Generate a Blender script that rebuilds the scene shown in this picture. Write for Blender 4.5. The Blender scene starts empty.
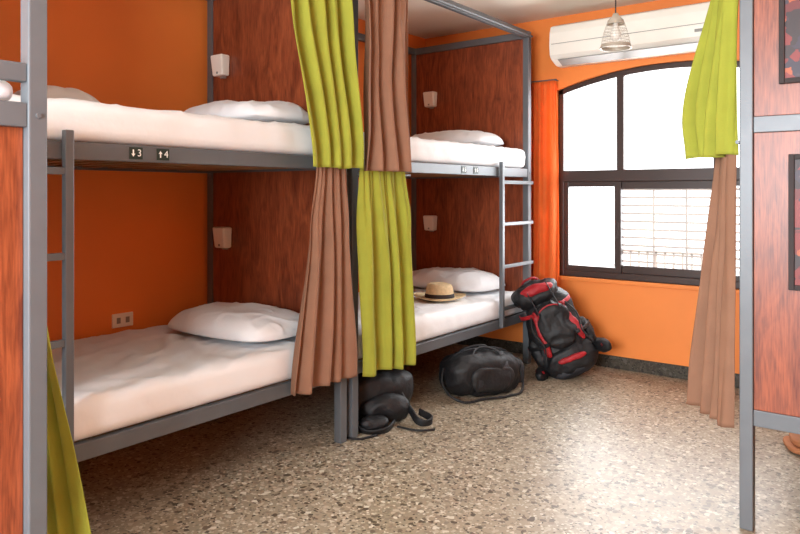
import bpy, bmesh, math, random
from mathutils import Vector, Matrix, Euler, noise
random.seed(4)
scene = bpy.context.scene
try:
    scene.view_settings.view_transform = 'Standard'
except Exception: pass

# ------------------------------------------------------------------ utils
def srgb(r, g, b):
    f = lambda c: (c/255/12.92) if c/255 <= 0.04045 else ((c/255+0.055)/1.055)**2.4
    return (f(r), f(g), f(b), 1)

def newmat(name):
    m = bpy.data.materials.new(name); m.use_nodes = True
    nt = m.node_tree; b = nt.nodes['Principled BSDF']
    return m, nt, b

def ramp(nt, stops):
    n = nt.nodes.new('ShaderNodeValToRGB')
    e = n.color_ramp.elements
    while len(e) < len(stops): e.new(0.5)
    for i, (p, c) in enumerate(stops):
        e[i].position = p; e[i].color = c
    return n

def simple(name, col, rough=0.5, metal=0.0, noise_amt=0.12, nscale=6.0, bump=0.0, bscale=80.0, sheen=0.0, trans=0.0):
    m, nt, b = newmat(name)
    tc = nt.nodes.new('ShaderNodeTexCoord')
    n = nt.nodes.new('ShaderNodeTexNoise'); n.inputs['Scale'].default_value = nscale; n.inputs['Detail'].default_value = 5
    nt.links.new(tc.outputs['Object'], n.inputs['Vector'])
    lo = tuple(c*(1-noise_amt) for c in col[:3])+(1,); hi = tuple(min(1, c*(1+noise_amt)) for c in col[:3])+(1,)
    r = ramp(nt, [(0.3, lo), (0.7, hi)])
    nt.links.new(n.outputs['Fac'], r.inputs['Fac']); nt.links.new(r.outputs['Color'], b.inputs['Base Color'])
    b.inputs['Roughness'].default_value = rough; b.inputs['Metallic'].default_value = metal
    if sheen: b.inputs['Sheen Weight'].default_value = sheen
    if bump:
        n2 = nt.nodes.new('ShaderNodeTexNoise'); n2.inputs['Scale'].default_value = bscale; n2.inputs['Detail'].default_value = 4
        nt.links.new(tc.outputs['Object'], n2.inputs['Vector'])
        bp = nt.nodes.new('ShaderNodeBump'); bp.inputs['Strength'].default_value = bump; bp.inputs['Distance'].default_value = 0.01
        nt.links.new(n2.outputs['Fac'], bp.inputs['Height']); nt.links.new(bp.outputs['Normal'], b.inputs['Normal'])
    if trans:
        t = nt.nodes.new('ShaderNodeBsdfTranslucent'); mx = nt.nodes.new('ShaderNodeMixShader'); mx.inputs[0].default_value = trans
        nt.links.new(r.outputs['Color'], t.inputs['Color'])
        out = nt.nodes['Material Output']
        nt.links.new(b.outputs[0], mx.inputs[1]); nt.links.new(t.outputs[0], mx.inputs[2]); nt.links.new(mx.outputs[0], out.inputs['Surface'])
    return m

def wood(name, c1, c2, rough=0.38):
    m, nt, b = newmat(name)
    tc = nt.nodes.new('ShaderNodeTexCoord'); mp = nt.nodes.new('ShaderNodeMapping')
    mp.inputs['Scale'].default_value = (7, 7, 1.6)
    nt.links.new(tc.outputs['Object'], mp.inputs['Vector'])
    n = nt.nodes.new('ShaderNodeTexNoise'); n.inputs['Scale'].default_value = 1.8; n.inputs['Detail'].default_value = 9; n.inputs['Distortion'].default_value = 1.6; n.inputs['Roughness'].default_value = 0.6
    nt.links.new(mp.outputs[0], n.inputs['Vector'])
    mp2 = nt.nodes.new('ShaderNodeMapping'); mp2.inputs['Scale'].default_value = (110, 110, 7)
    nt.links.new(tc.outputs['Object'], mp2.inputs['Vector'])
    n2 = nt.nodes.new('ShaderNodeTexNoise'); n2.inputs['Scale'].default_value = 1.6; n2.inputs['Detail'].default_value = 4
    nt.links.new(mp2.outputs[0], n2.inputs['Vector'])
    mx = nt.nodes.new('ShaderNodeMath'); mx.operation = 'MULTIPLY_ADD'; mx.inputs[1].default_value = 0.45
    nt.links.new(n2.outputs['Fac'], mx.inputs[0])
    m2 = nt.nodes.new('ShaderNodeMath'); m2.operation = 'MULTIPLY'; m2.inputs[1].default_value = 0.55
    nt.links.new(n.outputs['Fac'], m2.inputs[0]); nt.links.new(m2.outputs[0], mx.inputs[2])
    r = ramp(nt, [(0.38, c1), (0.62, c2)])
    nt.links.new(mx.outputs[0], r.inputs['Fac']); nt.links.new(r.outputs['Color'], b.inputs['Base Color'])
    b.inputs['Roughness'].default_value = rough
    bp = nt.nodes.new('ShaderNodeBump'); bp.inputs['Strength'].default_value = 0.15
    nt.links.new(mx.outputs[0], bp.inputs['Height']); nt.links.new(bp.outputs['Normal'], b.inputs['Normal'])
    return m

def terrazzo(name, dark=1.0, rough=0.37):
    m, nt, b = newmat(name)
    b.inputs['Specular IOR Level'].default_value = 0.42
    tc = nt.nodes.new('ShaderNodeTexCoord')
    def vor(scale, stops, seedoff, keep=0.35):
        mp = nt.nodes.new('ShaderNodeMapping'); mp.inputs['Location'].default_value = (seedoff, seedoff*2, 0)
        nt.links.new(tc.outputs['Object'], mp.inputs['Vector'])
        ns = nt.nodes.new('ShaderNodeTexNoise'); ns.inputs['Scale'].default_value = scale*0.8
        nt.links.new(mp.outputs[0], ns.inputs['Vector'])
        ad = nt.nodes.new('ShaderNodeMixRGB'); ad.blend_type = 'LINEAR_LIGHT'; ad.inputs[0].default_value = 0.6/scale
        nt.links.new(mp.outputs[0], ad.inputs[1]); nt.links.new(ns.outputs['Color'], ad.inputs[2])
        v = nt.nodes.new('ShaderNodeTexVoronoi'); v.inputs['Scale'].default_value = scale
        nt.links.new(ad.outputs[0], v.inputs['Vector'])
        sp = nt.nodes.new('ShaderNodeSeparateColor'); nt.links.new(v.outputs['Color'], sp.inputs[0])
        r = ramp(nt, stops); r.color_ramp.interpolation = 'CONSTANT'
        nt.links.new(sp.outputs[0], r.inputs['Fac'])
        d = nt.nodes.new('ShaderNodeMath'); d.operation = 'LESS_THAN'; d.inputs[1].default_value = 0.5
        nt.links.new(v.outputs['Distance'], d.inputs[0])
        g = nt.nodes.new('ShaderNodeMath'); g.operation = 'GREATER_THAN'; g.inputs[1].default_value = keep
        nt.links.new(sp.outputs[1], g.inputs[0])
        k = nt.nodes.new('ShaderNodeMath'); k.operation = 'MULTIPLY'
        nt.links.new(d.outputs[0], k.inputs[0]); nt.links.new(g.outputs[0], k.inputs[1])
        return r.outputs['Color'], k.outputs[0]
    D = lambda c: tuple(x*dark for x in c[:3])+(1,)
    c1, k1 = vor(38, [(0, D(srgb(88, 75, 62))), (0.17, D(srgb(136, 121, 103))), (0.40, D(srgb(174, 160, 140))), (0.76, D(srgb(198, 188, 170))), (0.88, D(srgb(106, 92, 78)))], 3, 0.5)
    c2, k2 = vor(80, [(0, D(srgb(76, 65, 54))), (0.2, D(srgb(178, 166, 146))), (0.5, D(srgb(132, 119, 101))), (0.82, D(srgb(198, 188, 170)))], 11)
    big = nt.nodes.new('ShaderNodeTexNoise'); big.inputs['Scale'].default_value = 1.3; big.inputs['Detail'].default_value = 4
    nt.links.new(tc.outputs['Object'], big.inputs['Vector'])
    base = ramp(nt, [(0.3, D(srgb(140, 125, 105))), (0.7, D(srgb(162, 148, 126)))])
    nt.links.new(big.outputs['Fac'], base.inputs['Fac'])
    a = nt.nodes.new('ShaderNodeMixRGB'); nt.links.new(k2, a.inputs[0]); nt.links.new(base.outputs[0], a.inputs[1]); nt.links.new(c2, a.inputs[2])
    bb = nt.nodes.new('ShaderNodeMixRGB'); nt.links.new(k1, bb.inputs[0]); nt.links.new(a.outputs[0], bb.inputs[1]); nt.links.new(c1, bb.inputs[2])
    nt.links.new(bb.outputs[0], b.inputs['Base Color'])
    rr = nt.nodes.new('ShaderNodeMapRange'); rr.inputs['To Min'].default_value = rough-0.08; rr.inputs['To Max'].default_value = rough+0.14
    nt.links.new(big.outputs['Fac'], rr.inputs['Value']); nt.links.new(rr.outputs[0], b.inputs['Roughness'])
    return m

M_ORANGE = simple('orange_paint', srgb(236, 134, 58), 0.55, noise_amt=0.06, nscale=1.5, bump=0.05, bscale=60)
M_CEIL = simple('ceiling_paint', srgb(240, 232, 218), 0.8, noise_amt=0.04, nscale=2)
M_WOOD = wood('plywood_red_brown', srgb(98, 42, 24), srgb(152, 78, 46))
M_METAL = simple('grey_painted_steel', srgb(98, 102, 106), 0.42, 0.2, 0.05, 10)
M_SHEET = simple('white_sheet', srgb(236, 238, 240), 0.85, noise_amt=0.015, nscale=3, bump=0.5, bscale=8)
M_PILLOW = simple('pillow_cotton', srgb(232, 233, 235), 0.85, noise_amt=0.02, nscale=5, bump=0.5, bscale=13)
M_GREEN = simple('green_curtain', srgb(166, 168, 58), 0.85, noise_amt=0.08, nscale=8, bump=0.15, bscale=160, trans=0.22)
M_BROWN = simple('brown_curtain', srgb(148, 106, 82), 0.85, noise_amt=0.08, nscale=8, bump=0.15, bscale=160, trans=0.15)
M_ORCUR = simple('orange_curtain', srgb(248, 138, 62), 0.75, noise_amt=0.08, nscale=8, bump=0.1, bscale=160, trans=0.5)
M_WINF = simple('dark_window_frame', srgb(58, 40, 34), 0.4, noise_amt=0.1)
M_WHITE = simple('white_plastic', srgb(238, 234, 224), 0.35, noise_amt=0.02)
M_GREYP = simple('grey_plastic', srgb(140, 138, 134), 0.4, noise_amt=0.04)
M_BLACK = simple('black_nylon', srgb(17, 17, 20), 0.6, noise_amt=0.25, nscale=12, bump=0.7, bscale=26)
M_DGREY = simple('charcoal_nylon', srgb(34, 35, 40), 0.6, noise_amt=0.2, nscale=12, bump=0.5, bscale=30)
M_RED = simple('red_nylon', srgb(158, 22, 30), 0.6, noise_amt=0.2, nscale=12, bump=0.6, bscale=30)
M_STRAW = simple('straw', srgb(222, 198, 156), 0.8, noise_amt=0.12, nscale=60, bump=0.4, bscale=200)
M_BAND = simple('hat_band', srgb(40, 30, 30), 0.7)
M_SIGN = simple('sign_green', srgb(20, 40, 28), 0.5)
M_TXT = simple('sign_white', srgb(245, 245, 240), 0.5, noise_amt=0)
M_FLOOR = terrazzo('terrazzo')
M_BASE = terrazzo('terrazzo_dark', 0.16, 0.35)
M_BRASS = simple('perforated_metal', srgb(176, 164, 148), 0.4, 0.1)
M_CORD = simple('cord', srgb(50, 42, 38), 0.6)

def finish(o, mat, smooth=False):
    bpy.context.collection.objects.link(o)
    if mat and not o.data.materials: o.data.materials.append(mat)
    if smooth and hasattr(o.data, 'polygons'):
        for p in o.data.polygons: p.use_smooth = True
    return o

def bm_obj(name, bm, mat, smooth=False, bevel=0, parent=None, loc=None, rot=None):
    me = bpy.data.meshes.new(name); bmesh.ops.recalc_face_normals(bm, faces=bm.faces[:]) ; bm.to_mesh(me); bm.free()
    o = bpy.data.objects.new(name, me); finish(o, mat, smooth)
    if bevel:
        md = o.modifiers.new('bevel', 'BEVEL'); md.width = bevel; md.segments = 2; md.limit_method = 'ANGLE'; md.angle_limit = math.radians(40)
    if parent: o.parent = parent
    if loc: o.location = loc
    if rot: o.rotation_euler = rot
    return o

def add_box(bm, a, b):
    x0, y0, z0 = a; x1, y1, z1 = b
    if x0 > x1: x0, x1 = x1, x0
    if y0 > y1: y0, y1 = y1, y0
    if z0 > z1: z0, z1 = z1, z0
    v = [bm.verts.new(p) for p in [(x0,y0,z0),(x1,y0,z0),(x1,y1,z0),(x0,y1,z0),(x0,y0,z1),(x1,y0,z1),(x1,y1,z1),(x0,y1,z1)]]
    for f in [(0,3,2,1),(4,5,6,7),(0,1,5,4),(1,2,6,5),(2,3,7,6),(3,0,4,7)]:
        bm.faces.new([v[i] for i in f])

def boxes(name, lst, mat, bevel=0.003, parent=None):
    bm = bmesh.new()
    for a, b in lst: add_box(bm, a, b)
    return bm_obj(name, bm, mat, bevel=bevel, parent=parent)

def add_cyl(bm, p0, p1, r, seg=16, r2=None):
    p0 = Vector(p0); p1 = Vector(p1); d = p1-p0
    q = d.to_track_quat('Z', 'Y').to_matrix().to_4x4()
    bmesh.ops.create_cone(bm, cap_ends=True, segments=seg, radius1=r, radius2=r if r2 is None else r2, depth=d.length,
                          matrix=Matrix.Translation((p0+p1)/2) @ q)

def empty(name, loc=(0, 0, 0), rot=(0, 0, 0)):
    e = bpy.data.objects.new(name, None); bpy.context.collection.objects.link(e)
    e.location = loc; e.rotation_euler = rot; e.empty_display_size = 0.1
    return e

def lathe(name, prof, mat, seg=48, parent=None, loc=None, smooth=True, closed=False):
    bm = bmesh.new(); rings = []
    for r, z in prof:
        rings.append([bm.verts.new((r*math.cos(2*math.pi*i/seg), r*math.sin(2*math.pi*i/seg), z)) for i in range(seg)])
    for a, b in zip(rings, rings[1:]):
        for i in range(seg):
            j = (i+1) % seg; bm.faces.new((a[i], a[j], b[j], b[i]))
    return bm_obj(name, bm, mat, smooth=smooth, parent=parent, loc=loc)

def superblob(name, size, mat, e=0.5, parent=None, loc=(0, 0, 0), rot=(0, 0, 0), nu=48, nv=32, namp=0.0, nfreq=6, shape=None, seed=0):
    bm = bmesh.new()
    sp = lambda c, k: math.copysign(abs(c)**k, c)
    rows = []
    for j in range(nv+1):
        ph = -math.pi/2+math.pi*j/nv
        row = []
        for i in range(nu):
            th = 2*math.pi*i/nu
            x = sp(math.cos(ph), e)*sp(math.cos(th), e); y = sp(math.cos(ph), e)*sp(math.sin(th), e); z = sp(math.sin(ph), e)
            p = Vector((x*size[0], y*size[1], z*size[2]))
            if shape: p = shape(p, Vector((x, y, z)))
            if namp:
                nn = noise.noise(p*nfreq+Vector((seed, seed*2, 0)))
                rd = 1-abs(noise.noise(p*nfreq*1.7+Vector((seed+9, 3, 1))))*2
                p += Vector((x, y, z)).normalized()*namp*(nn+0.6*rd)
            row.append(p)
        rows.append(row)
    vr = [[bm.verts.new(p) for p in row] for row in rows[1:-1]]
    b0 = bm.verts.new(sum(rows[0], Vector())/nu); t0 = bm.verts.new(sum(rows[-1], Vector())/nu)
    for a, b in zip(vr, vr[1:]):
        for i in range(nu): bm.faces.new((a[i], a[(i+1) % nu], b[(i+1) % nu], b[i]))
    for i in range(nu):
        bm.faces.new((b0, vr[0][(i+1) % nu], vr[0][i])); bm.faces.new((t0, vr[-1][i], vr[-1][(i+1) % nu]))
    return bm_obj(name, bm, mat, smooth=True, parent=parent, loc=loc, rot=rot)

def strap(name, pts, w, mat, parent=None, thick=0.003, tilt=0.0):
    cu = bpy.data.curves.new(name, 'CURVE'); cu.dimensions = '3D'
    s = cu.splines.new('BEZIER'); s.bezier_points.add(len(pts)-1)
    for bp, p in zip(s.bezier_points, pts):
        bp.co = p; bp.handle_left_type = bp.handle_right_type = 'AUTO'; bp.tilt = tilt
    cu.extrude = w/2; cu.bevel_depth = thick; cu.bevel_resolution = 2; cu.resolution_u = 10
    o = bpy.data.objects.new(name, cu); finish(o, mat)
    if parent: o.parent = parent
    return o

def tube(name, pts, r, mat, parent=None):
    cu = bpy.data.curves.new(name, 'CURVE'); cu.dimensions = '3D'
    s = cu.splines.new('BEZIER'); s.bezier_points.add(len(pts)-1)
    for bp, p in zip(s.bezier_points, pts):
        bp.co = p; bp.handle_left_type = bp.handle_right_type = 'AUTO'
    cu.bevel_depth = r; cu.bevel_resolution = 3; cu.resolution_u = 10; cu.use_fill_caps = True
    o = bpy.data.objects.new(name, cu); finish(o, mat)
    if parent: o.parent = parent
    return o

# ------------------------------------------------------------------ camera
F = 693.0; H = 1.35; YAW = math.atan(530/693)
SN, CS = math.sin(YAW), math.cos(YAW)
cam_d = bpy.data.cameras.new('camera'); cam = bpy.data.objects.new('camera', cam_d); bpy.context.collection.objects.link(cam)
cam_d.sensor_width = 36; cam_d.lens = 36*F/800; cam_d.shift_y = -74/800; cam_d.clip_start = 0.05
cam.location = (0, 0, H); cam.rotation_euler = (math.radians(90), 0, YAW)
scene.camera = cam
def yx(px, X):   # world Y of image column px on the plane x=X
    r = (px-400)/F; return -X*(SN*r+CS)/(SN-CS*r)

# ------------------------------------------------------------------ room
XL, XR, YF, YB, ZC = -3.72, 1.5, 5.25, -1.6, 2.78
boxes('floor', [((XL-0.2, YB-0.2, -0.1), (XR+0.2, YF+0.2, 0))], M_FLOOR, 0)
boxes('ceiling', [((XL-0.2, YB-0.2, ZC), (XR+0.2, YF+0.2, ZC+0.1))], M_CEIL, 0)
boxes('wall_left', [((XL-0.15, YB, 0), (XL, YF, ZC))], M_ORANGE, 0)
boxes('wall_right', [((XR, YB, 0), (XR+0.15, YF, ZC))], M_ORANGE, 0)
WX0, WX1, WZ0, WZS, WR = -2.41, -0.70, 0.68, 2.185, 0.13
WC = (WX0+WX1)/2; WH = (WX1-WX0)/2
def arch(x, off=0.0): 
    t = (x-WC)/WH
    return WZS+WR*(1-t*t)-off
bm = bmesh.new()
T = 0.15
add_box(bm, (XL-0.15, YF, 0), (WX0, YF+T, ZC)); add_box(bm, (WX1, YF, 0), (XR+0.15, YF+T, ZC)); add_box(bm, (WX0, YF, 0), (WX1, YF+T, WZ0))
N = 32
for i in range(N):
    xa = WX0+(WX1-WX0)*i/N; xb = WX0+(WX1-WX0)*(i+1)/N
    za, zb = arch(xa), arch(xb)
    P = [(xa, YF, za), (xb, YF, zb), (xb, YF, ZC), (xa, YF, ZC)]; Q = [(p[0], YF+T, p[2]) for p in P]
    p = [bm.verts.new(c) for c in P]; q = [bm.verts.new(c) for c in Q]
    bm.faces.new(p); bm.faces.new(q[::-1]); bm.faces.new((p[0], q[0], q[1], p[1])); bm.faces.new((p[3], p[2], q[2], q[3]))
me = bpy.data.meshes.new('wall_window'); bmesh.ops.recalc_face_normals(bm, faces=bm.faces[:]); bm.to_mesh(me); bm.free()
finish(bpy.data.objects.new('wall_window', me), M_ORANGE)
# back wall, with an unseen window added to let in fill light
boxes('wall_back', [((XL-0.15, YB-0.15, 0), (-1.9, YB, ZC)), ((0.4, YB-0.15, 0), (XR+0.15, YB, ZC)),
                    ((-1.9, YB-0.15, 0), (0.4, YB, 0.8)), ((-1.9, YB-0.15, 2.4), (0.4, YB, ZC))], M_CEIL, 0)
w2 = empty('added_rear_window')
boxes('frame', [((-1.9, YB-0.1, 0.8), (0.4, YB-0.04, 0.86)), ((-1.9, YB-0.1, 2.34), (0.4, YB-0.04, 2.4)), ((-1.9, YB-0.1, 0.86), (-1.84, YB-0.04, 2.34)),
                ((0.34, YB-0.1, 0.86), (0.4, YB-0.04, 2.34)), ((-0.78, YB-0.1, 0.86), (-0.72, YB-0.04, 2.34))], M_WINF, 0.004, w2)
# baseboards
boxes('baseboard_window', [((XL+0.012, YF-0.014, 0), (XR-0.012, YF, 0.095))], M_BASE, 0.003)
boxes('baseboard_left', [((XL, YB+0.014, 0), (XL+0.012, YF-0.014, 0.095))], M_BASE, 0.003)
boxes('baseboard_right', [((XR-0.012, YB+0.014, 0), (XR, YF-0.014, 0.095))], M_BASE, 0.003)

# window 1
w1 = empty('window_1')
fy0, fy1 = YF+0.03, YF+0.085
bm = bmesh.new()
fw = 0.045
add_box(bm, (WX0, fy0, WZ0), (WX0+fw, fy1, arch(WX0+fw)))
add_box(bm, (WX1-fw, fy0, WZ0), (WX1, fy1, arch(WX1-fw)))
add_box(bm, (WX0+fw, fy0, WZ0), (WX1-fw, fy1, WZ0+0.05))
for i in range(N):
    xa = WX0+(WX1-WX0)*i/N; xb = WX0+(WX1-WX0)*(i+1)/N
    P = [(xa, fy0, arch(xa)-fw), (xb, fy0, arch(xb)-fw), (xb, fy0, arch(xb)), (xa, fy0, arch(xa))]
    p = [bm.verts.new(c) for c in P]; q = [bm.verts.new((c[0], fy1, c[2])) for c in P]
    bm.faces.new(p); bm.faces.new(q[::-1]); bm.faces.new((p[0], q[0], q[1], p[1])); bm.faces.new((p[3], p[2], q[2], q[3]))
M1, M2 = -1.90, -1.20
add_box(bm, (WX0+fw, fy0-0.012, 1.44), (WX1-fw, fy1, 1.53))
for mx in (M1, M2):
    add_box(bm, (mx-0.028, fy0, 1.53), (mx+0.028, fy1, arch(mx)-fw+0.005))
bm_obj('frame', bm, M_WINF, bevel=0.004, parent=w1)
bm = bmesh.new()
def sash(x0, x1, z0, z1, y0, y1, w=0.04):
    add_box(bm, (x0, y0, z0), (x0+w, y1, z1)); add_box(bm, (x1-w, y0, z0), (x1, y1, z1))
    add_box(bm, (x0+w, y0, z0), (x1-w, y1, z0+w)); add_box(bm, (x0+w, y0, z1-w), (x1-w, y1, z1))
sash(WX0+fw, M1+0.005, WZ0+0.05, 1.44, fy0+0.002, fy0+0.026)
sash(M1-0.055, M2+0.035, WZ0+0.05, 1.44, fy0+0.028, fy1-0.002, 0.06)
sash(M2-0.005, WX1-fw, WZ0+0.05, 1.44, fy0+0.002, fy0+0.026)
add_box(bm, (M1-0.028, fy0-0.01, 1.0), (M1-0.012, fy0+0.004, 1.12))
bm_obj('sashes', bm, M_WINF, bevel=0.003, parent=w1)
# glass
m, nt, b = newmat('window_glass')
tr = nt.nodes.new('ShaderNodeBsdfTransparent'); gl = nt.nodes.new('ShaderNodeBsdfGlossy'); gl.inputs['Roughness'].default_value = 0.02
mx = nt.nodes.new('ShaderNodeMixShader'); mx.inputs[0].default_value = 0.05
nt.links.new(tr.outputs[0], mx.inputs[1]); nt.links.new(gl.outputs[0], mx.inputs[2]); nt.links.new(mx.outputs[0], nt.nodes['Material Output'].inputs[0])
boxes('glass', [((WX0+0.05, fy0+0.012, WZ0+0.06), (M1-0.01, fy0+0.015, 1.43)), ((M1, fy0+0.04, WZ0+0.06), (M2, fy0+0.043, 1.43)), ((M2+0.01, fy0+0.012, WZ0+0.06), (WX1-0.05, fy0+0.015, 1.43))], m, 0, w1)
# exterior metal grille behind the sliding panes
bm = bmesh.new()
z = 0.75
while z < 1.43:
    add_box(bm, (M1-0.02, YF+0.112, z), (WX1-0.01, YF+0.120, z+0.015)); z += 0.062
for x in (-1.68, -1.44, -1.0):
    add_box(bm, (x, YF+0.121, 0.7), (x+0.016, YF+0.130, 1.5))
for i in range(11):
    x = -1.86+i*0.065
    add_box(bm, (x, YF+0.131, 0.7), (x+0.014, YF+0.138, 0.90))
add_box(bm, (M1-0.02, YF+0.131, 0.89), (M2+0.02, YF+0.138, 0.91))
bm_obj('grille', bm, simple('grille_paint', srgb(206, 196, 188), 0.5), parent=w1)
boxes('sill', [((WX0-0.02, YF-0.02, WZ0-0.03), (WX1+0.02, YF+0.03, WZ0))], M_ORANGE, 0.004, w1)
boxes('ground_outside', [((-9, YF+0.25, -0.2), (7, 14, -0.1))], simple('pale_concrete', srgb(210, 204, 196), 0.8), 0)

# ------------------------------------------------------------------ bunk beds
M_SLAT = simple('pine_slat', srgb(150, 112, 76), 0.6)
def bunk(x0, x1, y0, y1, zl, zu, zt, panels, ladder=None, rods=None, long_axis='Y', guard=None):
    e = empty('bunk_bed')
    s = 0.025
    L = []
    for x in (x0, x1):
        for y in (y0, y1):
            L.append(((x-s, y-s, 0.0), (x+s, y+s, zt)))
    boxes('posts', L, M_METAL, 0.004, e)
    R = []
    rh = 0.065
    for zz in (zl, zu, zt-0.055):
        h = rh if zz < zt-0.1 else 0.055
        for x in (x0, x1): R.append(((x-0.018, y0+s, zz), (x+0.018, y1-s, zz+h)))
        for y in (y0, y1): R.append(((x0+s, y-0.018, zz), (x1-s, y+0.018, zz+h)))
    boxes('rails', R, M_METAL, 0.003, e)
    S = []
    for zz in (zl+0.022, zu+0.022):
        n = 12
        for i in range(n):
            if long_axis == 'Y':
                y = y0+0.1+(y1-y0-0.2)*i/(n-1); S.append(((x0+0.018, y-0.03, zz-0.01), (x1-0.018, y+0.03, zz+0.012)))
            else:
                x = x0+0.1+(x1-x0-0.2)*i/(n-1); S.append(((x-0.03, y0+0.018, zz-0.01), (x+0.03, y1-0.018, zz+0.012)))
    boxes('slats', S, M_SLAT, 0.002, e)
    for i, (a, b) in enumerate(panels):
        boxes('wood_panel_%d' % (i+1), [(a, b)], M_WOOD, 0.002, e)
    if ladder:
        lx, ya, yb, side = ladder
        bm = bmesh.new()
        add_box(bm, (lx-0.015, ya-0.016, zl+0.015), (lx+0.015, ya+0.016, zu+0.105))
        d = 1 if yb > ya else -1
        for zr in (zu-0.045, zu-0.355, zu-0.67, zu-0.98):
            add_box(bm, (lx-0.012, ya+0.016*d, zr-0.013), (lx+0.012, yb+0.01*d, zr+0.013))
        bm_obj('ladder', bm, M_METAL, bevel=0.003, parent=e)
    if rods:
        bm = bmesh.new()
        for a, b in rods: add_cyl(bm, a, b, 0.008, 12)
        bm_obj('curtain_rods', bm, M_METAL, smooth=False, parent=e)
    if guard:
        boxes('guard_rail', guard, M_METAL, 0.003, e)
    bm = bmesh.new()
    for x, y in ((x1, y0), (x1, y1)):
        for zz in (zl+0.032, zu+0.032):
            add_cyl(bm, (x+s, y, zz), (x+s+0.005, y, zz), 0.007, 8)
    bm_obj('bolts', bm, M_METAL, parent=e)
    return e

XB, XFp = -3.64, -2.54
ZL, ZU, ZT = 0.345, 1.475, 2.63
YA0, YA1 = 0.965, 2.79
YB0, YB1 = 2.885, 4.98
YL1 = yx(68, -2.50)
rodx = -2.495
bunk(XB, XFp, YA0, YA1, ZL, ZU, ZT,
     [((XB+0.026, YA1-0.017, 0.42), (XFp-0.026, YA1-0.004, ZT-0.06)), ((XB+0.026, YA0+0.004, 0.42), (XFp-0.026, YA0+0.017, ZT-0.06))],
     ladder=(-2.50, YL1, YA0, 1), rods=[((rodx, YA0, 2.585), (rodx, YA1, 2.585)), ((rodx, 2.58, 1.455), (rodx, YA1, 1.455))])
YL2 = yx(502, -2.50)
bunk(XB, XFp, YB0, YB1, ZL, ZU, ZT,
     [((XB+0.026, YB1-0.017, 0.42), (XFp-0.026, YB1-0.004, ZT-0.06)), ((XB+0.026, YB0+0.004, 0.42), (XFp-0.026, YB0+0.017, ZT-0.06))],
     ladder=(-2.50, YL2, YB1, 1), rods=[((rodx, YB0, 2.585), (rodx, YB1, 2.585)), ((rodx, YB0, 1.455), (rodx, 3.36, 1.455))])
CX, CY = -1.92, 0.885
bunk(XB, CX, -0.12, CY, 0.345, 1.525, ZT,
     [((CX-0.016, -0.095, 0.41), (CX-0.004, CY-0.026, 1.525))], long_axis='X',
     rods=[((XB, CY+0.04, 1.47), (CX, CY+0.04, 1.47))],
     guard=[((CX-0.015, -0.095, 1.645), (CX+0.015, CY-0.025, 1.695))])
DX, DY = -0.585, 3.07
bunk(DX, 0.45, DY, 5.12, 0.42, 1.59, ZT,
     [((DX+0.026, DY-0.012, 0.485), (0.424, DY+0.001, 1.59)), ((DX+0.026, DY-0.012, 1.655), (0.424, DY+0.001, ZT-0.055))],
     rods=[((DX-0.045, DY, 2.585), (DX-0.045, 5.12, 2.585)), ((DX-0.045, DY+0.04, 1.56), (DX-0.045, 5.12, 1.56))])

# ------------------------------------------------------------------ mattresses & pillows
def mattress(x0, x1, y0, y1, z0, z1, seed, r=0.045, wr=0.010):
    step = 0.022
    bm = bmesh.new()
    nx, ny, nz = [max(4, int((b-a)/step)) for a, b in ((x0, x1), (y0, y1), (z0, z1))]
    vd = {}
    def V(i, j, k):
        key = (i, j, k)
        if key in vd: return vd[key]
        p = Vector((x0+(x1-x0)*i/nx, y0+(y1-y0)*j/ny, z0+(z1-z0)*k/nz))
        c = Vector((min(max(p.x, x0+r), x1-r), min(max(p.y, y0+r), y1-r), min(max(p.z, z0+r), z1-r)))
        d = p-c
        if d.length > 1e-6:
            m_ = max(abs(d.x), abs(d.y), abs(d.z)); d = d.normalized()*min(r, m_ if m_ > 0 else r)
        p = c+d
        up = max(0, (p.z-z0)/(z1-z0))
        wq = noise.noise(Vector((p.x*1.5, p.y*1.5, seed)))*0.8
        q = Vector(((p.x+wq*0.4)*5.5+p.y*1.6, p.y*2.0-p.x*0.6, 0))+Vector((seed, seed, 0))
        rd = max(0, 1-abs(noise.noise(q*1.3))*5)
        rd2 = max(0, 1-abs(noise.noise(Vector((p.x*3.2+9, p.y*6.5+p.x*3, seed*2))))*6)
        q2 = Vector((p.x*1.6, p.y*1.2, 0))+Vector((seed*3, 0, 0))
        amp = wr*up
        if k == nz: p.z += amp*(0.75*rd+0.6*rd2+1.0*noise.noise(q2)-0.4) 
        elif i == nx and k > 0: p.x += 0.006*noise.noise(Vector((p.y*9, p.z*5, seed)))+0.004*max(0, 1-abs(noise.noise(Vector((p.y*7+p.z*6, p.z*3, seed+4))))*5)
        vd[key] = bm.verts.new(p); return vd[key]
    for i in range(nx):
        for j in range(ny):
            bm.faces.new((V(i,j,nz), V(i+1,j,nz), V(i+1,j+1,nz), V(i,j+1,nz))); bm.faces.new((V(i,j,0), V(i,j+1,0), V(i+1,j+1,0), V(i+1,j,0)))
        for k in range(nz):
            bm.faces.new((V(i,0,k), V(i+1,0,k), V(i+1,0,k+1), V(i,0,k+1))); bm.faces.new((V(i,ny,k), V(i,ny,k+1), V(i+1,ny,k+1), V(i+1,ny,k)))
    for j in range(ny):
        for k in range(nz):
            bm.faces.new((V(0,j,k), V(0,j,k+1), V(0,j+1,k+1), V(0,j+1,k))); bm.faces.new((V(nx,j,k), V(nx,j+1,k), V(nx,j+1,k+1), V(nx,j,k+1)))
    return bm_obj('mattress', bm, M_SHEET, smooth=True)

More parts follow.
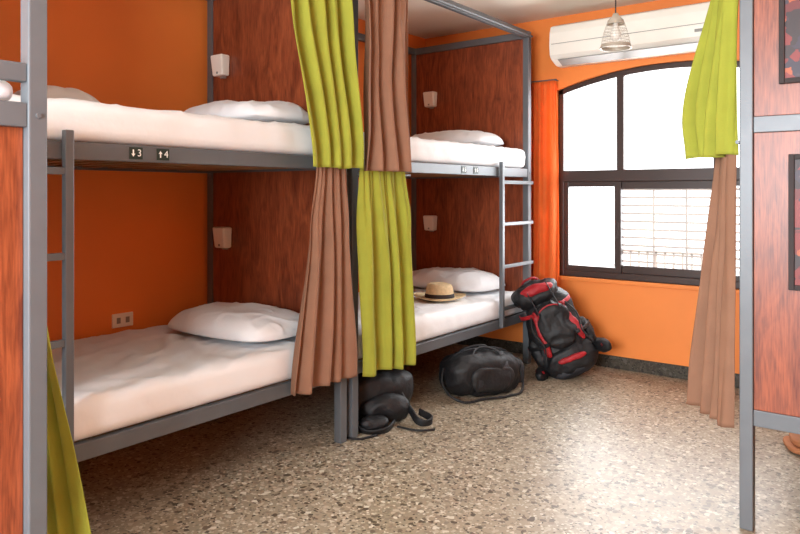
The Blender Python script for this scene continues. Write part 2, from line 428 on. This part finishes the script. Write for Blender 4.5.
mx0, mx1 = XB+0.03, XFp+0.015
for (a, b, sd) in ((YA0+0.03, YA1-0.03, 1.3), (YB0+0.03, YB1-0.03, 7.7)):
    mattress(mx0, mx1, a, b, ZL+0.067, 0.575, sd, wr=0.014)
    mattress(mx0, mx1, a, b, ZU+0.067, 1.70, sd+3.1)
mattress(XB+0.03, CX-0.03, -0.09, CY-0.03, 0.412, 0.55, 4)
mattress(XB+0.03, CX-0.03, -0.09, CY-0.03, 1.592, 1.655, 5, r=0.03, wr=0.002)
mattress(DX+0.03, 0.42, DY+0.03, 5.09, 0.487, 0.64, 8)
mattress(DX+0.03, 0.42, DY+0.03, 5.09, 1.657, 1.80, 9)

def pillow(cx, cy, z, lx, ly, h, rot=0, seed=0, tilt=(0, 0)):
    n = 60; bm = bmesh.new(); top = []; bot = []
    for i in range(n+1):
        rt, rb = [], []
        for j in range(n+1):
            u = -1+2*i/n; v = -1+2*j/n
            x = u*math.sqrt(1-0.26*v*v*abs(u)**1.5); y = v*math.sqrt(1-0.26*u*u*abs(v)**1.5)
            t = (max(0, 1-abs(u)**2.8)*max(0, 1-abs(v)**2.8))**0.52
            px, py = x*lx/2, y*ly/2
            q = Vector((px*6, py*6, seed))
            ridge = max(0, 1-abs(noise.noise(q*1.5+Vector((3, 1, 0))))*5)
            wv = noise.noise(q)*0.022*t+ridge*0.008
            sag = 1-0.2*math.exp(-((u*1.3)**2+(v*1.6)**2))
            zt = h*0.78*t*sag+wv*min(1, t*3); zb = -h*0.22*t
            rt.append(Vector((px, py, zt))); rb.append(Vector((px, py, zb)))
        top.append(rt); bot.append(rb)
    vt = [[bm.verts.new(p) for p in r] for r in top]; vb = [[None]*(n+1) for _ in range(n+1)]
    for i in range(n+1):
        for j in range(n+1):
            vb[i][j] = vt[i][j] if i in (0, n) or j in (0, n) else bm.verts.new(bot[i][j])
    for i in range(n):
        for j in range(n):
            bm.faces.new((vt[i][j], vt[i+1][j], vt[i+1][j+1], vt[i][j+1])); bm.faces.new((vb[i][j], vb[i][j+1], vb[i+1][j+1], vb[i+1][j]))
    return bm_obj('pillow', bm, M_PILLOW, smooth=True, loc=(cx, cy, z+h*0.22), rot=(tilt[0], tilt[1], rot))

pillow(-3.0, 2.48, 0.583, 0.80, 0.50, 0.16, 0.05, 1)
pillow(-3.0, 2.50, 1.708, 0.80, 0.48, 0.145, 0.0, 2)
pillow(-3.38, 1.66, 1.708, 0.34, 0.42, 0.16, 0.2, 3)
pillow(-3.05, 4.68, 0.583, 0.84, 0.50, 0.17, -0.04, 4)
pillow(-3.05, 4.68, 1.708, 0.82, 0.48, 0.145, 0.03, 5)

# ------------------------------------------------------------------ curtains
def curtain(name, prof, ztop, zbot, folds, amp, mat, seed=0, nu=170, nv=60, hem=0.012, thick=0.003, sharp=0.85, topk=0.55, lin=False):
    bm = bmesh.new(); rows = []
    for j in range(nv+1):
        t = j/nv
        for a, b in zip(prof, prof[1:]):
            if a[0] <= t <= b[0]+1e-9:
                s = (t-a[0])/(b[0]-a[0]); s = s*s*(3-2*s) if (len(prof) > 2 and not lin) else s
                P0 = Vector(a[1]).lerp(Vector(b[1]), s); P1 = Vector(a[2]).lerp(Vector(b[2]), s); am = a[3]+(b[3]-a[3])*s
                break
        d = (P1-P0); nrm = Vector((d.y, -d.x)).normalized()
        row = []
        for i in range(nu+1):
            u = i/nu
            uu = u+0.13*noise.noise(Vector((u*2.6, t*0.5, seed)))*min(1, 8*u*(1-u))
            ph = 2*math.pi*folds*uu+seed+1.3*noise.noise(Vector((t*1.3, u*1.5, seed+2)))
            w = math.sin(ph); w = math.copysign(abs(w)**sharp, w)
            fine = math.sin(ph*2.6+seed)*0.35*max(0, 1-t*2.2)
            k = 0.55+0.9*abs(noise.noise(Vector((u*3.1, seed*2, t*0.9))))*1.4
            br = 0.5*noise.noise(Vector((u*2.2, t*2.4, seed+5)))
            off = amp*am*((topk+(1-topk)*min(1, t*2.5))*w*k+fine+br)
            P = P0.lerp(P1, u)+nrm*off
            z = ztop+(zbot-ztop)*t
            if t > 0.9: z += hem*noise.noise(Vector((u*4, seed, 1)))*(t-0.9)*10
            row.append(bm.verts.new((P.x, P.y, z)))
        rows.append(row)
    for a, b in zip(rows, rows[1:]):
        for i in range(nu): bm.faces.new((a[i], a[i+1], b[i+1], b[i]))
    o = bm_obj(name, bm, mat, smooth=True)
    s = o.modifiers.new('solid', 'SOLIDIFY'); s.thickness = thick; s.offset = 0
    return o

P = lambda px, X: (X, yx(px, X))
xo = -2.395
curtain('curtain_green', [(0, P(282, xo), P(343, xo), 1), (0.35, P(290, xo), P(347, xo), 1), (1, P(309, xo), P(359, xo), 1.0)], 2.60, 1.478, 4.2, 0.042, M_GREEN, 1)
curtain('curtain_brown', [(0, P(364, xo), P(408, xo), 1), (1, P(364, xo), P(413, xo), 1.0)], 2.60, 1.470, 3.6, 0.042, M_BROWN, 2)
xi = -2.445
curtain('curtain_brown', [(0, P(317, xi), P(346, xi), 0.5), (0.3, P(311, xi), P(349, xi), 0.9), (1, P(294, xi), P(359, xi), 1.1)], 1.495, 0.37, 4.2, 0.034, M_BROWN, 3.4)
curtain('curtain_green', [(0, P(361, xi), P(404, xi), 0.5), (0.3, P(361, xi), P(409, xi), 1), (1, P(366, xi), P(414, xi), 1.0)], 1.495, 0.345, 3.8, 0.036, M_GREEN, 5.2)
curtain('curtain_green', [(0, (-2.34, 0.945), (-2.10, 0.945), 0.4), (0.4, (-2.28, 0.95), P(50, -2.02), 0.5), (0.7, (-2.28, 0.97), P(76, -2.0), 0.6), (1, (-2.28, 0.99), P(100, -1.97), 0.8)], 1.49, 0.22, 3.4, 0.030, M_GREEN, 6.1, lin=True)
curtain('curtain_green', [(0, (-0.645, 3.13), (-0.70, 3.40), 0.6), (0.25, (-0.645, 3.12), (-0.755, 3.36), 0.9), (0.85, (-0.645, 3.12), (-0.89, 3.38), 1.1), (1, (-0.645, 3.12), (-0.875, 3.38), 1.1)], 2.60, 1.51, 3.6, 0.036, M_GREEN, 7.3)
curtain('curtain_brown', [(0, (-0.65, 3.14), (-0.755, 3.38), 0.5), (1, (-0.655, 3.13), (-0.87, 3.40), 1.0)], 1.56, 0.37, 3.4, 0.034, M_BROWN, 8.8)
curtain('curtain_orange', [(0, (-2.64, YF-0.07), (-2.385, YF-0.07), 0.7), (1, (-2.66, YF-0.07), (-2.36, YF-0.07), 1.0)], 2.25, 0.55, 3.5, 0.028, M_ORCUR, 9.1)
bm = bmesh.new(); add_cyl(bm, (-2.66, YF-0.07, 2.262), (-2.38, YF-0.07, 2.262), 0.005, 12)
for x in (-2.64, -2.40): add_cyl(bm, (x, YF-0.07, 2.262), (x, YF, 2.262), 0.005, 8)
bm_obj('curtain_rod', bm, M_METAL)

# ------------------------------------------------------------------ air conditioner
ac = empty('air_conditioner')
ax0, ax1 = -2.375, -1.16
prof = [(YF, 2.36), (YF, 2.665), (YF-0.15, 2.672), (YF-0.195, 2.655), (YF-0.215, 2.60), (YF-0.22, 2.50), (YF-0.212, 2.43), (YF-0.185, 2.40), (YF-0.09, 2.362)]
bm = bmesh.new()
A = [bm.verts.new((ax0, y, z)) for y, z in prof]; B = [bm.verts.new((ax1, y, z)) for y, z in prof]
n = len(prof)
for i in range(n): bm.faces.new((A[i], A[(i+1) % n], B[(i+1) % n], B[i]))
bm.faces.new(A[::-1]); bm.faces.new(B)
bm_obj('body', bm, M_WHITE, bevel=0.006, parent=ac)
boxes('panel_seams', [((ax0+0.02, YF-0.2225, 2.512), (ax1-0.02, YF-0.215, 2.516)), ((ax1-0.13, YF-0.2225, 2.46), (ax1-0.06, YF-0.213, 2.48))], M_GREYP, 0, ac)
bm = bmesh.new()
def flap(y0, z0, y1, z1, th=0.004):
    vs = [bm.verts.new((x, y, z)) for x in (ax0+0.06, ax1-0.06) for y, z in ((y0, z0), (y1, z1), (y1, z1+th), (y0, z0+th))]
    for f in ((0,1,2,3), (7,6,5,4), (0,4,5,1), (1,5,6,2), (2,6,7,3), (3,7,4,0)): bm.faces.new([vs[i] for i in f])
flap(YF-0.19, 2.392, YF-0.10, 2.356)
bm_obj('louver', bm, M_GREYP, bevel=0.001, parent=ac)
boxes('intake_slats', [((ax0+0.05, YF-0.14+i*0.02, 2.668), (ax1-0.05, YF-0.132+i*0.02, 2.676)) for i in range(5)], M_GREYP, 0, ac)

# ------------------------------------------------------------------ pendant lamp
pl = empty('pendant_lamp', (-1.44, 3.93, 0))
bm = bmesh.new(); seg = 30; prof = []
nz = 9
for k in range(nz+1):
    t = k/nz
    prof.append((0.085-0.022*t-0.018*t*t, 2.19+0.15*t))
rings = [[bm.verts.new((r*math.cos(2*math.pi*(i+0.5*(k % 2))/seg), r*math.sin(2*math.pi*(i+0.5*(k % 2))/seg), z)) for i in range(seg)] for k, (r, z) in enumerate(prof)]
fs = []
for k, (a, b) in enumerate(zip(rings, rings[1:])):
    for i in range(seg):
        j = (i+1) % seg
        f = bm.faces.new((a[i], a[j], b[j], b[i]))
        if 0 < k < nz-1: fs.append(f)
bmesh.ops.inset_individual(bm, faces=fs, thickness=0.005, depth=0)
bmesh.ops.delete(bm, geom=fs, context='FACES')
sh = bm_obj('perforated_shade', bm, M_BRASS, parent=pl)
so = sh.modifiers.new('s', 'SOLIDIFY'); so.thickness = 0.002
lathe('cap', [(0.0, 2.385), (0.014, 2.385), (0.02, 2.37), (0.03, 2.36), (0.045, 2.345), (0.046, 2.335), (0.0, 2.335)], M_BRASS, 32, pl)
lathe('rim', [(0.083, 2.196), (0.088, 2.19), (0.088, 2.184), (0.083, 2.184), (0.083, 2.196)], M_BRASS, 36, pl)
lathe('bulb', [(0.0, 2.225), (0.02, 2.23), (0.03, 2.25), (0.028, 2.275), (0.015, 2.31), (0.013, 2.34)], M_WHITE, 24, pl)
tube('cord', [(0, 0, 2.38), (0.0, 0, 2.58), (0, 0, 2.775)], 0.004, M_CORD, pl)
lathe('ceiling_rose', [(0, 2.745), (0.03, 2.748), (0.045, 2.765), (0.05, 2.779)], M_WHITE, 24, pl)

# ------------------------------------------------------------------ wall reading lamps, outlet, signs
def reading_lamp(x, y, z):
    e = empty('reading_lamp')
    bm = bmesh.new()
    w0, w1, d0, d1, h = 0.050, 0.056, 0.055, 0.07, 0.13
    vs = [bm.verts.new(p) for p in [(x-w0, y, z-h/2), (x+w0, y, z-h/2), (x+w0, y-d0, z-h/2), (x-w0, y-d0, z-h/2),
                                    (x-w1, y, z+h/2), (x+w1, y, z+h/2), (x+w1, y-d1, z+h/2), (x-w1, y-d1, z+h/2)]]
    for f in [(0,3,2,1),(4,5,6,7),(0,1,5,4),(1,2,6,5),(2,3,7,6),(3,0,4,7)]: bm.faces.new([vs[i] for i in f])
    bm_obj('shade', bm, M_WHITE, bevel=0.01, parent=e)
    boxes('base', [((x-0.02, y-0.02, z-h/2-0.012), (x+0.02, y, z-h/2))], M_GREYP, 0.003, e)
    boxes('switch', [((x-0.008, y-d0-0.004, z-h/2+0.012), (x+0.008, y-d0+0.006, z-h/2+0.026))], M_GREYP, 0.002, e)
    return e
reading_lamp(-3.50, YA1-0.018, 2.14); reading_lamp(-3.48, YA1-0.018, 1.075)
reading_lamp(-3.44, YB1-0.018, 2.16); reading_lamp(-3.44, YB1-0.018, 1.09)
oy = yx(122, XL)
e = empty('power_outlet')
boxes('plate', [((XL, oy-0.065, 0.575), (XL+0.012, oy+0.065, 0.655))], M_WHITE, 0.004, e)
boxes('sockets', [((XL+0.011, oy-0.040, 0.598), (XL+0.0145, oy-0.016, 0.632)), ((XL+0.011, oy+0.016, 0.598), (XL+0.0145, oy+0.040, 0.632))], M_GREYP, 0.002, e)

def sign(px, txt, up):
    X = XFp+0.0195; y = yx(px, X); z = ZU+0.034; w = 0.029
    e = empty('bed_number_sign')
    boxes('plate', [((X-0.001, y-w, z-0.024), (X+0.002, y+w, z+0.024))], M_SIGN, 0.001, e)
    bm = bmesh.new(); xx = X+0.0026; s = 1 if up else -1; cy = y-0.013
    v = [bm.verts.new((xx, cy+a, z+s*b)) for a, b in ((-0.009, 0.002), (0.009, 0.002), (0, 0.014))]; bm.faces.new(v)
    v = [bm.verts.new((xx, cy+a, z+s*b)) for a, b in ((-0.003, -0.014), (0.003, -0.014), (0.003, 0.002), (-0.003, 0.002))]; bm.faces.new(v)
    bm_obj('arrow', bm, M_TXT, parent=e)
    t = bpy.data.curves.new('digit', 'FONT'); t.body = txt; t.size = 0.04; t.align_x = 'CENTER'; t.align_y = 'CENTER'; t.extrude = 0.0005
    o = bpy.data.objects.new('digit', t); finish(o, M_TXT); o.parent = e; o.location = (xx, y+0.014, z); o.rotation_euler = (math.pi/2, 0, math.pi/2)
sign(136, '3', False); sign(163, '4', True); sign(464, '5', False); sign(476, '6', True)

def picture(x0, x1, z0, z1, seed):
    e = empty('framed_picture'); y = DY-0.013
    boxes('frame', [((x0, y-0.02, z0), (x0+0.02, y, z1)), ((x1-0.02, y-0.02, z0), (x1, y, z1)), ((x0+0.02, y-0.02, z0), (x1-0.02, y, z0+0.02)), ((x0+0.02, y-0.02, z1-0.02), (x1-0.02, y, z1))], M_BAND, 0.002, e)
    m, nt, b = newmat('folk_print'); tc = nt.nodes.new('ShaderNodeTexCoord')
    v = nt.nodes.new('ShaderNodeTexVoronoi'); v.inputs['Scale'].default_value = 26; v.distance = 'MANHATTAN'
    mp = nt.nodes.new('ShaderNodeMapping'); mp.inputs['Location'].default_value = (seed, 0, seed); nt.links.new(tc.outputs['Object'], mp.inputs[0]); nt.links.new(mp.outputs[0], v.inputs['Vector'])
    s = nt.nodes.new('ShaderNodeSeparateColor'); nt.links.new(v.outputs['Color'], s.inputs[0])
    r = ramp(nt, [(0, srgb(40, 22, 24)), (0.25, srgb(120, 34, 30)), (0.55, srgb(46, 34, 50)), (0.76, srgb(160, 76, 40)), (0.86, srgb(96, 26, 24))]); r.color_ramp.interpolation = 'CONSTANT'
    nt.links.new(s.outputs[0], r.inputs[0]); nt.links.new(r.outputs[0], b.inputs['Base Color']); b.inputs['Roughness'].default_value = 0.5
    boxes('print', [((x0+0.018, y-0.008, z0+0.018), (x1-0.018, y, z1-0.018))], m, 0, e)
picture(-0.468, -0.10, 1.775, 2.27, 1.0)
picture(-0.435, -0.10, 0.975, 1.50, 5.0)
boxes('light_switch', [((-2.78, YF-0.012, 1.85), (-2.69, YF, 2.0))], M_WINF, 0.003)

# ------------------------------------------------------------------ hat
hat = empty('straw_hat', (-2.80, 4.13, 0.592), (0, 0, 0.5))
bm = bmesh.new(); seg = 56
prof = [(0.172, 0.012), (0.168, 0.006), (0.14, 0.0), (0.11, 0.002), (0.095, 0.008), (0.09, 0.03), (0.086, 0.07), (0.078, 0.098), (0.062, 0.108), (0.04, 0.102), (0.02, 0.094), (0.0005, 0.092)]
rings = []
for k, (r, z) in enumerate(prof):
    row = []
    for i in range(seg):
        a = 2*math.pi*i/seg
        zz = z
        if k < 4: zz = z+0.012*(math.cos(2*a)+1)*(r-0.1)/0.07*0.8
        rx = r*1.05; ry = r*0.95
        if k >= 7: zz -= 0.012*max(0, math.cos(a))*(1-r/0.1)
        row.append(bm.verts.new((rx*math.cos(a), ry*math.sin(a), zz)))
    rings.append(row)
for a, b in zip(rings, rings[1:]):
    for i in range(seg): bm.faces.new((a[i], a[(i+1) % seg], b[(i+1) % seg], b[i]))
h = bm_obj('crown_and_brim', bm, M_STRAW, smooth=True, parent=hat); so = h.modifiers.new('s', 'SOLIDIFY'); so.thickness = 0.003
bd = lathe('band', [(0.0975, 0.010), (0.0955, 0.036), (0.0925, 0.038), (0.0915, 0.010)], M_BAND, 56, hat); bd.scale = (1.05, 0.955, 1)
hat.scale = (1.05, 1.05, 1.0)

# ------------------------------------------------------------------ backpack (red/black)
bp = empty('hiking_backpack', (-2.06, 4.86, 0.01), (math.radians(-9), math.radians(-26), math.radians(36)))
bp.scale = (1.14, 1.1, 1.02)
def packshape(p, n):
    t = n.z
    k = 1.0-0.16*max(0, t)-0.03*max(0, -t)
    p.x *= k; p.y *= (1-0.12*max(0, t)+0.08*max(0, -t))
    p.x += 0.02*math.sin(t*2.2)
    return p
superblob('main_body', (0.175, 0.125, 0.31), M_BLACK, 0.7, bp, (0, 0, 0.34), namp=0.028, nfreq=7, shape=packshape)
superblob('bottom_pocket', (0.165, 0.13, 0.11), M_BLACK, 0.7, bp, (0, -0.02, 0.14), namp=0.022, nfreq=9, seed=2)
superblob('base_cover', (0.155, 0.12, 0.065), M_DGREY, 0.7, bp, (0, -0.01, 0.075), namp=0.010, nfreq=9, seed=3)
superblob('lid', (0.145, 0.12, 0.08), M_BLACK, 0.8, bp, (-0.01, -0.01, 0.65), rot=(0.15, 0.12, 0), namp=0.022, nfreq=9, seed=4)
superblob('lid_pocket', (0.11, 0.06, 0.035), M_RED, 0.8, bp, (-0.01, -0.085, 0.672), rot=(0, 0.12, 0), namp=0.014, nfreq=9, seed=5)
superblob('front_pocket', (0.105, 0.055, 0.16), M_BLACK, 0.7, bp, (0, -0.135, 0.40), namp=0.024, nfreq=10, seed=6)
superblob('front_panel_left', (0.02, 0.02, 0.16), M_RED, 0.7, bp, (-0.105, -0.145, 0.38), rot=(0, 0.10, 0), namp=0.012, nfreq=10, seed=7)
superblob('front_panel_right', (0.02, 0.02, 0.15), M_RED, 0.7, bp, (0.108, -0.142, 0.38), rot=(0, -0.12, 0), namp=0.012, nfreq=10, seed=17)
superblob('bottom_accent', (0.09, 0.016, 0.018), M_RED, 0.8, bp, (0.0, -0.166, 0.15), rot=(0, 0.1, 0), namp=0.008, nfreq=10, seed=27)
for s in (-1, 1):
    superblob('side_pocket', (0.035, 0.07, 0.11), M_BLACK, 0.7, bp, (s*0.175, -0.02, 0.25), namp=0.012, nfreq=10, seed=8+s)
    strap('compression_strap', [(s*0.10, -0.175, 0.52), (s*0.165, -0.09, 0.53), (s*0.17, 0.06, 0.54)], 0.022, M_RED, bp)
    strap('compression_strap', [(s*0.09, -0.19, 0.30), (s*0.17, -0.12, 0.30), (s*0.215, -0.02, 0.31), (s*0.19, 0.07, 0.32)], 0.022, M_BLACK, bp)
    strap('shoulder_strap', [(s*0.06, 0.12, 0.60), (s*0.09, 0.17, 0.52), (s*0.12, 0.18, 0.36), (s*0.14, 0.12, 0.16)], 0.06, M_DGREY, bp, 0.008)
    strap('lid_strap', [(s*0.07, -0.12, 0.69), (s*0.07, -0.175, 0.60), (s*0.07, -0.215, 0.50)], 0.02, M_DGREY, bp)
    superblob('hip_belt', (0.03, 0.12, 0.045), M_BLACK, 0.7, bp, (s*0.20, -0.04, 0.13), rot=(0.1, 0, s*0.35), namp=0.010, nfreq=9, seed=12+s)
    strap('belt_piping', [(s*0.225, 0.06, 0.145), (s*0.237, -0.04, 0.145), (s*0.20, -0.15, 0.14)], 0.014, M_RED, bp)
    tube('hanging_cord', [(s*0.12, -0.16, 0.52), (s*0.15, -0.19, 0.42), (s*0.13, -0.21, 0.30), (s*0.16, -0.20, 0.20)], 0.005, M_BLACK, bp)
strap('zip', [(-0.09, -0.172, 0.48), (-0.05, -0.20, 0.535), (0.05, -0.20, 0.535), (0.09, -0.172, 0.48)], 0.006, M_RED, bp, 0.002)
tube('haul_loop', [(-0.05, 0.06, 0.70), (-0.06, 0.05, 0.745), (-0.01, 0.02, 0.765), (0.04, 0.05, 0.745), (0.05, 0.06, 0.70)], 0.009, M_RED, bp)

# ------------------------------------------------------------------ duffel bag
df = empty('duffel_bag', (-2.43, 4.07, 0.0), (0, 0, math.radians(62)))
df.scale = (1.05, 1.02, 1.03)
def dshape(p, n):
    if n.z > 0: p.z *= (1-0.16*abs(n.x)**3-0.08*max(0, n.x))
    return p
superblob('body', (0.27, 0.165, 0.135), M_BLACK, 0.7, df, (0, 0, 0.137), namp=0.026, nfreq=6, shape=dshape, seed=21, nu=64, nv=40)
superblob('front_pocket', (0.15, 0.03, 0.075), M_BLACK, 0.6, df, (0.0, -0.155, 0.12), namp=0.014, nfreq=9, seed=22)
superblob('end_pocket', (0.03, 0.10, 0.08), M_DGREY, 0.6, df, (0.262, 0, 0.12), namp=0.008, nfreq=9, seed=23)
strap('zip', [(-0.25, 0, 0.20), (-0.18, 0, 0.262), (0, 0, 0.288), (0.18, 0, 0.262), (0.25, 0, 0.20)], 0.012, M_DGREY, df, 0.003, math.pi/2)
for x in (-0.10, 0.10):
    strap('webbing', [(x, -0.11, 0.02), (x, -0.178, 0.08), (x, -0.172, 0.18), (x, -0.09, 0.276)], 0.028, M_DGREY, df, 0.003, math.pi/2)
for s in (-1, 1):
    tube('handle', [(-0.10, s*0.08, 0.262), (-0.07, s*0.05, 0.285), (0.0, s*0.03, 0.298), (0.07, s*0.05, 0.285), (0.10, s*0.08, 0.262)], 0.009, M_BLACK, df)
tube('shoulder_strap', [(-0.27, 0.0, 0.18), (-0.30, -0.06, 0.09), (-0.24, -0.18, 0.014), (-0.08, -0.19, 0.012), (0.10, -0.195, 0.012), (0.25, -0.12, 0.02), (0.29, -0.02, 0.16)], 0.008, M_BLACK, df)

# daypack under beds near posts
dp = empty('black_daypack', (-2.70, 3.27, 0.0), (0, 0, math.radians(55)))
dp.scale = (1.12, 1.05, 1.05)
superblob('body', (0.20, 0.14, 0.125), M_BLACK, 0.75, dp, (0, 0, 0.125), namp=0.030, nfreq=6, seed=31)
superblob('pocket', (0.13, 0.07, 0.07), M_BLACK, 0.75, dp, (0.02, -0.13, 0.075), namp=0.022, nfreq=8, seed=32)
strap('shoulder_strap', [(-0.12, -0.10, 0.17), (-0.16, -0.20, 0.07), (-0.14, -0.30, 0.012), (-0.04, -0.34, 0.012), (0.03, -0.28, 0.03)], 0.04, M_BLACK, dp, 0.006)
strap('shoulder_strap', [(0.10, -0.10, 0.17), (0.15, -0.20, 0.06), (0.18, -0.29, 0.02), (0.24, -0.27, 0.02), (0.21, -0.16, 0.04)], 0.03, M_BLACK, dp, 0.006)
tube('cord_strap', [(-0.18, -0.22, 0.02), (-0.24, -0.31, 0.008), (-0.20, -0.39, 0.008), (-0.08, -0.37, 0.008)], 0.006, M_BLACK, dp)
tube('cord_strap', [(0.05, -0.28, 0.01), (0.14, -0.37, 0.008), (0.22, -0.38, 0.008)], 0.006, M_BLACK, dp)
superblob('rain_cover', (0.07, 0.05, 0.035), M_BLACK, 0.8, dp, (-0.07, -0.25, 0.035), namp=0.012, nfreq=14, seed=35)

# small brown folded cloth on the floor under the right bunk
fb = empty('folded_blanket', (-0.42, 4.22, 0), (0, 0, 0.3))
M_TER = simple('terracotta_cloth', srgb(176, 112, 72), 0.85, bump=0.3, bscale=40)
for i in range(2):
    superblob('fold_%d' % (i+1), (0.20-0.015*i, 0.13, 0.02), M_TER, 0.5, fb, (0.01*i, 0, 0.022+0.036*i), namp=0.006, nfreq=10, seed=40+i)

# ------------------------------------------------------------------ lights
def area(name, loc, rot, sx, sy, power, col=(1, 1, 1)):
    l = bpy.data.lights.new(name, 'AREA'); l.shape = 'RECTANGLE'; l.size = sx; l.size_y = sy; l.energy = power; l.color = col
    o = bpy.data.objects.new(name, l); bpy.context.collection.objects.link(o); o.location = loc; o.rotation_euler = rot
    return o
area('window_daylight', (WC, YF+0.75, 1.7), (math.radians(-80), 0, 0), 2.6, 2.2, 250, (0.95, 0.98, 1.0))
area('rear_fill_light', (-0.75, YB-0.35, 1.65), (math.radians(90), 0, 0), 2.2, 1.5, 390, (0.89, 0.95, 1.0))  # added fill light behind the camera, shining through the invented rear window
sl = bpy.data.lights.new('sun', 'SUN'); sl.energy = 1.1; sl.angle = math.radians(30); sl.color = (1.0, 0.98, 0.95)
so = bpy.data.objects.new('sun', sl); bpy.context.collection.objects.link(so); so.location = (-4, 10, 6)
so.rotation_euler = Vector((1.15, -2.0, -1.45)).to_track_quat('-Z', 'Y').to_euler()
w = bpy.data.worlds.new('world'); scene.world = w; w.use_nodes = True
bg = w.node_tree.nodes['Background']; bg.inputs[0].default_value = (0.95, 0.97, 1.0, 1); bg.inputs[1].default_value = 2.5
